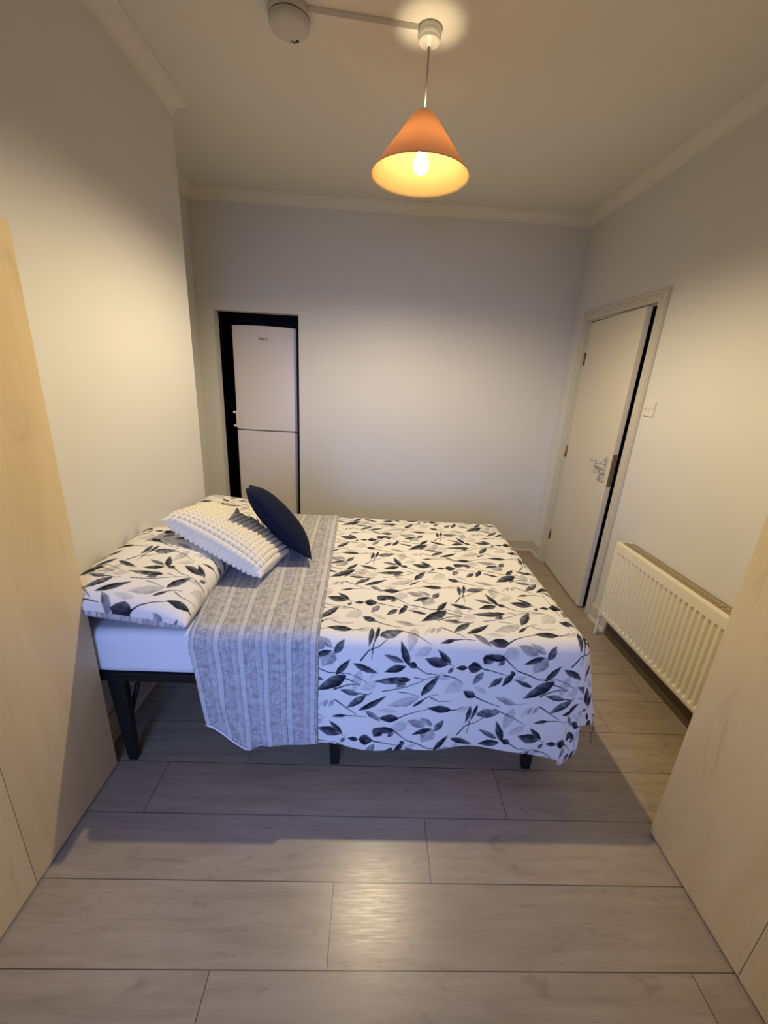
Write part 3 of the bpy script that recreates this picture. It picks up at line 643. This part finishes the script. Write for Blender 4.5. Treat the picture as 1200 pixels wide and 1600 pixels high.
# turned-back band
def band_patches():
    P = []; dz = .013; yi0 = YI0; r = R_+.010
    def xl(y): return -.603-.150*np.clip(y-1.22, 0, .8)
    def xr(y): return -.156-.030*(y-1.22)
    def top(uf, Y): return xl(Y)+(xr(Y)-xl(Y))*uf
    uf = np.linspace(0, 1, 150)
    ys = np.linspace(YI0, YI1, 320); Uf, Y = np.meshgrid(uf, ys, indexing='ij'); X = top(Uf, Y)
    edge = np.minimum(np.minimum(Uf, 1-Uf)*.45/.012, 1)
    Z = ZT+wob(X, Y)+dz*(.35+.65*np.sqrt(np.clip(edge, 0, 1)))
    P.append((np.stack([X, Y, Z], -1), np.stack([Uf*.447, Y], -1), 0, False))
    s = np.linspace(0, 1, 150); Uf, S = np.meshgrid(uf, s, indexing='ij')
    X0 = top(Uf, YI0)
    Lh = .515-.075*(1-smooth(0, .35, Uf))+.012*np.sin(Uf*9)*Uf+.018*np.exp(-((Uf-.52)/.16)**2)
    q = S*Lh; o, d = prof_od(q, r); dn = np.clip((d-r)/.46, 0, 1)
    Xs = X0+(1-Uf)**1.5*.050*dn+.002*np.sin(14*d)
    crease = np.abs((Uf-.02)-(dn*.42)); o = o+dn*(.010*np.sin(Xs*15+1)+.010)+.014*np.exp(-(crease/.07)**2)*smooth(.05, .6, dn)-.012*np.exp(-((Uf-.17-.35*dn)/.06)**2)*dn
    o = o+.022*np.exp(-((Uf-.16)/.12)**2)*smooth(.8, 1, dn)
    edge = np.minimum(np.minimum(Uf, 1-Uf)*.45/.012, 1)
    o = o-.006*(1-np.sqrt(np.clip(edge, 0, 1)))
    P.append((np.stack([Xs, YI0-o, ZT+dz*(.35+.65*np.sqrt(np.clip(edge, 0, 1)))-d+wob(X0, YI0)*(1-np.clip(d/.05, 0, 1))], -1), np.stack([Uf*.447, YI0-q], -1), 0, True))
    global HEM; HEM = P[-1][0][:66:4, -1]
    # far side
    s = np.linspace(0, 1, 30); Uf, S = np.meshgrid(uf, s, indexing='ij'); q = S*.36; o, d = prof_od(q, r); X = top(Uf, YI1)
    P.append((np.stack([X, YI1+o, ZT+dz-d+wob(X, YI1+0*X)*(1-np.clip(d/.05, 0, 1))], -1), np.stack([Uf*.447, YI1+q], -1), 0, False))
    return P
bo = cloth_mesh('turned_back_band', band_patches(), [M_STRIPE], dv); bo['label'] = 'grey and white striped underside folded back'
md = bo.modifiers.new('solid', 'SOLIDIFY'); md.thickness = .006; md.offset = -1
# rolled hem at the near left corner of the band, its pale lining showing
bm = bmesh.new(); tube(bm, [(p[0]-.001, p[1]-.003, p[2]+.002) for p in HEM], [.0015]+[.0045-.002*k/len(HEM) for k in range(len(HEM)-2)]+[.001], 8)
ho = bm_obj('rolled_hem', bm, M_SHEET, bo); ho['label'] = 'pale rolled hem'
bm = bmesh.new(); tube(bm, bez([(.926, 1.262, .245), (.934, 1.260, .21), (.931, 1.258, .17), (.942, 1.256, .14)], 5), .0012, 6)
to_ = bm_obj('loose_thread', bm, simple('dark_red_thread', (.06, .015, .012), .8), dv); to_['label'] = 'dark loose thread'

# ------------------------------------------------------------------ pillows and cushions
def cushion_grid(hx, hy, ht, hb, nx, ny, pa=2.6, pb=.55, pinch=.07, bob=None, face=0.0):
    u = np.sin(np.linspace(-math.pi/2, math.pi/2, nx)) if bob is None else np.linspace(-1, 1, nx)
    v = np.sin(np.linspace(-math.pi/2, math.pi/2, ny)) if bob is None else np.linspace(-1, 1, ny)
    U, V = np.meshgrid(u, v, indexing='ij')
    e = np.clip((1-np.abs(U)**pa)*(1-np.abs(V)**pa), 0, 1)
    X = hx*U*(1-pinch*(1-V*V)*np.abs(U)**2); Y = hy*V*(1-pinch*(1-U*U)*np.abs(V)**2)
    out = []
    pbs = pb if isinstance(pb, tuple) else (pb, pb)
    for sgn, t in ((1, ht), (-1, hb)):
        Z = sgn*t*e**pbs[0 if sgn > 0 else 1]
        if bob:
            nu, nv, am = bob; bu = np.abs(np.sin(np.pi*(U+1)/2*nu)); bv = np.abs(np.sin(np.pi*(V+1)/2*nv))
            Bp = (1-(1-bu)**1.5)*(1-(1-bv)**1.5); Bp = np.clip(Bp, 0, 1)**.75*am*np.clip(e*14, .35, 1)
            Q = np.stack([X, Y, Z], -1); N = np.cross(np.gradient(Q, axis=0), np.gradient(Q, axis=1)); N /= np.linalg.norm(N, axis=-1, keepdims=True)+1e-9
            N *= sgn; lim = np.clip(e*30, 0, 1)[..., None]; Q = Q+N*Bp[..., None]*lim
            out.append((Q[..., 0], Q[..., 1], Q[..., 2], U, V)); continue
        out.append((X, Y, Z, U, V))
    return out
def place(o, origin, ax, ay):
    ax = Vector(ax).normalized(); ay = Vector(ay); ay = (ay-ax*ay.dot(ax)).normalized(); az = ax.cross(ay)
    o.matrix_world = Matrix(((ax.x, ay.x, az.x, origin[0]), (ax.y, ay.y, az.y, origin[1]), (ax.z, ay.z, az.z, origin[2]), (0, 0, 0, 1)))
def pillow(name, origin, ax, ay, hx, hy, ht, hb, offs, wr=0):
    g = cushion_grid(hx, hy, ht, hb, 200, 290, 3.6, (.46, .30), .03)
    P = []
    for k, (X, Y, Z, U, V) in enumerate(g):
        Z = Z+.004*np.sin(9*X+11*Y+wr)*(1-U**4)*(1-V**4)+.003*np.sin(23*Y-14*X+wr)*(1-U**4)*(1-V**4)
        d = Z*(1.2 if k == 0 else 1)
        P.append((np.stack([X, Y, Z], -1), np.stack([X*1.12+offs[0], Y*1.10+offs[1]], -1), k, k == 0))
    # attribute keeps fabric arc-length down the steep near end
    o = cloth_mesh(name, [(p[0], p[1], p[2], not p[3]) for p in P], [M_PRINT, M_STRIPE], None, True)
    place(o, origin, ax, ay); return o
p1 = pillow('pillow', (-.832, 1.533, .696), (.985, .02, -.150), (0, 1, 0), .225, .337, .086, .058, (.10, .02))
tag(p1, 'plump leaf print pillow nearest the camera, against the wall at the bed head', 'pillow', 'leaf print pillows')
p2 = pillow('pillow', (-.825, 2.215, .680), (.985, -.03, -.120), (.03, 1, 0), .215, .310, .070, .042, (.45, .31), 2)
tag(p2, 'leaf print pillow at the far side, mostly hidden behind the cream cushion', 'pillow', 'leaf print pillows')

def soft_cushion(name, label, mat, origin, ax, ay, hx, hy, ht, hb, bob=None, n=(120, 120), pb=.6, pinch=.08):
    g = cushion_grid(hx, hy, ht, hb, n[0], n[1], 2.4, pb, pinch, bob)
    o = cloth_mesh(name, [(np.stack([X, Y, Z], -1), np.stack([X, Y], -1), 0, k == 1) for k, (X, Y, Z, U, V) in enumerate(g)], [mat])
    place(o, origin, ax, ay); tag(o, label, 'cushion'); return o
wc = soft_cushion('scatter_cushion', 'cream bobble-textured square cushion lying tilted across the two pillows', M_BOBBLE,
    (-.630, 1.765, .752), (.45, -.09, -.215), (-.10, 1, -.02), .243, .190, .085, .035, (21, 16, .0125), (21*10+1, 16*10+1), (.42, .5), .04)
nc = soft_cushion('scatter_cushion', 'navy blue plain cushion standing on its edge beside the cream one', M_NAVY,
    (-.454, 1.945, .788), (.66, 0, -.75), (-.26, .94, -.19), .222, .205, .072, .064, None, (90, 90), .62, .04)
def settle(soft, hard, hx, hy, t, gap=.004):
    """press the soft thing down where the cushion on it rests"""
    mi = hard.matrix_world.inverted(); M = np.array(soft.matrix_world); me = soft.data; n = len(me.vertices)
    co = np.empty(n*3); me.vertices.foreach_get('co', co); co = co.reshape(-1, 3)
    W = co@M[:3, :3].T+M[:3, 3]; A = np.array(mi); L = W@A[:3, :3].T+A[:3, 3]
    u = np.clip(L[:, 0]/hx, -1, 1); v = np.clip(L[:, 1]/hy, -1, 1); e = (1-np.abs(u)**2.4)*(1-np.abs(v)**2.4)
    low = -t*np.clip(e, 0, 1)**.5-gap
    ins = (np.abs(L[:, 0]) < hx*1.05) & (np.abs(L[:, 1]) < hy*1.05) & (L[:, 2] > low) & (W[:, 2] > .665)
    L2 = L.copy(); L2[ins, 2] = low[ins]
    H = np.array(hard.matrix_world); W2 = L2@H[:3, :3].T+H[:3, 3]
    S = np.linalg.inv(M); C = W2@S[:3, :3].T+S[:3, 3]; co[ins] = C[ins]
    me.vertices.foreach_set('co', co.ravel()); me.update()
bpy.context.view_layer.update()
for p_ in (p1, p2):
    settle(p_, wc, .243, .190, .046)
def rest(o, zfn):
    M = np.array(o.matrix_world); me = o.data; n = len(me.vertices); co = np.empty(n*3); me.vertices.foreach_get('co', co); co = co.reshape(-1, 3)
    W = co@M[:3, :3].T+M[:3, 3]; W[:, 2] = np.maximum(W[:, 2], zfn(W)); S = np.linalg.inv(M); me.vertices.foreach_set('co', (W@S[:3, :3].T+S[:3, 3]).ravel()); me.update()
for p_ in (p1, p2): rest(p_, lambda W: np.where(W[:, 0] > -.70, .636, .6065))
for p_ in (wc, nc): rest(p_, lambda W: .637+0*W[:, 0])
for v in p1.data.vertices:
    q = p1.matrix_world @ v.co
    if q.x < -.936 and q.y < 1.228: q.y = 1.228; v.co = p1.matrix_world.inverted() @ q

# ------------------------------------------------------------------ pendant lamp
def shade_mat():
    m = bpy.data.materials.new('lampshade_orange'); m.use_nodes = True; n = m.node_tree.nodes; l = m.node_tree.links; n.clear()
    out = n.new('ShaderNodeOutputMaterial'); d = n.new('ShaderNodeBsdfDiffuse'); t = n.new('ShaderNodeBsdfTranslucent'); mx = n.new('ShaderNodeMixShader')
    tc_ = n.new('ShaderNodeTexCoord'); no = n.new('ShaderNodeTexNoise'); no.inputs['Scale'].default_value = 120; l.new(tc_.outputs['Object'], no.inputs['Vector'])
    r = n.new('ShaderNodeValToRGB'); r.color_ramp.elements[0].color = (.80, .45, .29, 1); r.color_ramp.elements[1].color = (.86, .52, .35, 1); l.new(no.outputs[0], r.inputs[0])
    l.new(r.outputs[0], d.inputs[0]); t.inputs[0].default_value = (.95, .56, .33, 1); mx.inputs[0].default_value = .30
    l.new(d.outputs[0], mx.inputs[1]); l.new(t.outputs[0], mx.inputs[2]); l.new(mx.outputs[0], out.inputs[0]); return m
def inner_mat():
    m = bpy.data.materials.new('lampshade_cream_lining'); m.use_nodes = True; n = m.node_tree.nodes; l = m.node_tree.links; n.clear()
    out = n.new('ShaderNodeOutputMaterial'); d = n.new('ShaderNodeBsdfDiffuse'); t = n.new('ShaderNodeBsdfTranslucent'); mx = n.new('ShaderNodeMixShader')
    no = n.new('ShaderNodeTexNoise'); no.inputs['Scale'].default_value = 60; r = n.new('ShaderNodeValToRGB')
    r.color_ramp.elements[0].color = (.72, .56, .27, 1); r.color_ramp.elements[1].color = (.78, .62, .31, 1); l.new(no.outputs[0], r.inputs[0]); l.new(r.outputs[0], d.inputs[0])
    t.inputs[0].default_value = (.9, .8, .6, 1); mx.inputs[0].default_value = .4
    l.new(d.outputs[0], mx.inputs[1]); l.new(t.outputs[0], mx.inputs[2]); l.new(mx.outputs[0], out.inputs[0]); return m
lp = thing('pendant_lamp', 'lit pendant lamp with a conical orange shade hanging from the ceiling', 'lamp', (LAMP[0], LAMP[1], ZC))
def rel(z): return z-ZC
bm = bmesh.new(); solid_lathe(bm, [(.043, rel(ZC)), (.043, rel(ZC-.022)), (.041, rel(ZC-.024)), (.040, rel(ZC-.024)), (.040, rel(ZC-.036)), (.036, rel(ZC-.041)), (.010, rel(ZC-.042)), (.007, rel(ZC-.050))]); bm_obj('ceiling_rose', bm, M_WHITE, lp)
bm = bmesh.new(); tube(bm, bez([(0, 0, rel(ZC-.05)), (.001, -.001, rel(2.58)), (0, 0, rel(2.38))], 8), .0035, 10); bm_obj('flex', bm, M_CORD, lp)
bm = bmesh.new(); solid_lathe(bm, [(.006, rel(2.478)), (.009, rel(2.470)), (.010, rel(2.466)), (.003, rel(2.464))]); bm_obj('cord_grip', bm, M_WHITE, lp)
bm = bmesh.new(); solid_lathe(bm, [(.005, rel(2.384)), (.012, rel(2.380)), (.017, rel(2.374)), (.0185, rel(2.366)), (.0185, rel(2.352)), (.015, rel(2.350))]); bm_obj('lamp_holder', bm, M_WHITE, lp)
pr_ = []
ZTOP = 2.462
for k in range(25):
    s = k/24; z = RIM_Z+(ZTOP-RIM_Z)*s
    r = .196-.1556*s
    if s > .84:
        q = (s-.84)/.16; r -= .0035*q**3
    pr_.append((r, rel(z)))
inner = [(r-.0018, z-(.0015 if i > 19 else 0)) for i, (r, z) in enumerate(pr_)]
bm = bmesh.new()
ro = lathe(bm, pr_, n=72, mi=0); ri = lathe(bm, inner, n=72, mi=1)
for a, b in ((ro[0], ri[0]), (ro[-1], ri[-1])):
    for k in range(72): f = bm.faces.new((a[k], a[(k+1) % 72], b[(k+1) % 72], b[k])); f.material_index = 1
sh = bm_obj('lamp_shade', bm, [shade_mat(), inner_mat()], lp)
for k in range(3):
    bm = bmesh.new(); a = 2*math.pi*k/3+.3; tube(bm, [(.008*math.cos(a), .008*math.sin(a), rel(2.467)), (.040*math.cos(a), .040*math.sin(a), rel(2.4605))], .0015, 6); bm_obj('shade_spoke', bm, M_WHITE, lp)
em = bpy.data.materials.new('lit_bulb'); em.use_nodes = True; n = em.node_tree.nodes; n.clear()
eo = n.new('ShaderNodeOutputMaterial'); ee = n.new('ShaderNodeEmission'); ee.inputs[0].default_value = (1, .70, .36, 1); ee.inputs[1].default_value = BULB_E; em.node_tree.links.new(ee.outputs[0], eo.inputs[0])
bm = bmesh.new(); bp_ = [(.013, 2.356), (.015, 2.345), (.022, 2.332), (.0285, 2.315), (.030, 2.302), (.0275, 2.288), (.020, 2.277), (.010, 2.2715), (.002, 2.270)]
solid_lathe(bm, [(r, rel(z)) for r, z in bp_], n=32); bm_obj('bulb', bm, em, lp)
sl = bpy.data.lights.new('bulb_light', 'SPOT'); sl.energy = SPOT_W*4; sl.color = SPOT_COL; sl.spot_size = math.radians(172); sl.spot_blend = .52; sl.shadow_soft_size = .018
so = bpy.data.objects.new('bulb_light', sl); COL.objects.link(so); so.parent = lp; so.location = (0, 0, rel(2.250))
ul = bpy.data.lights.new('bulb_light_top', 'SPOT'); ul.energy = 2.0; ul.color = SPOT_COL; ul.spot_size = math.radians(66); ul.spot_blend = .75; ul.shadow_soft_size = .006
uo = bpy.data.objects.new('bulb_light_top', ul); COL.objects.link(uo); uo.parent = lp; uo.location = (0, -.012, rel(2.472)); uo.rotation_euler = (math.pi, 0, 0)

# ------------------------------------------------------------------ smoke alarm and trunking
al = thing('smoke_alarm', 'round off-white smoke alarm on the ceiling at the top of the picture', 'smoke alarm', (-.366, 1.945, ZC))
bm = bmesh.new(); solid_lathe(bm, [(.074, 0), (.075, -.004), (.075, -.022), (.073, -.024)]); bm_obj('base', bm, M_ALARM, al)
bm = bmesh.new(); solid_lathe(bm, [(.066, -.024), (.066, -.029)]); bm_obj('vent_gap', bm, M_GAP, al)
bm = bmesh.new(); solid_lathe(bm, [(.072, -.028), (.073, -.031), (.072, -.042), (.066, -.050), (.052, -.055), (.03, -.057), (.001, -.0575)]); bm_obj('cover', bm, M_ALARM, al)
bm = bmesh.new(); 
for dx_, dy_, r_ in ((.020, .046, .006), (.008, .052, .004), (-.002, .048, .003)): solid_lathe(bm, [(r_, -.0535), (r_, -.0572)], n=12, c=(dx_, dy_, 0))
bm_obj('test_button', bm, M_GAP, al)
bm = bmesh.new(); a = Vector((-.298, 1.925, ZC-.009)); b = Vector((.096, 1.962, ZC-.009)); dd = (b-a).normalized(); sd = Vector((-dd.y, dd.x, 0))*.011; up = Vector((0, 0, .009))
vs = [bm.verts.new(p+s_+u_) for p in (a, b) for s_, u_ in ((-sd, up), (sd, up), (sd*.8, -up), (-sd*.8, -up))]
for f in ((0,1,2,3), (7,6,5,4), (0,4,5,1), (1,5,6,2), (2,6,7,3), (3,7,4,0)): bm.faces.new([vs[i] for i in f])
ct = bm_obj('cable_trunking', bm, M_CEIL, None, bevel=.002); tag(ct, 'thin painted cable trunking running across the ceiling from alarm to lamp', 'cable trunking')
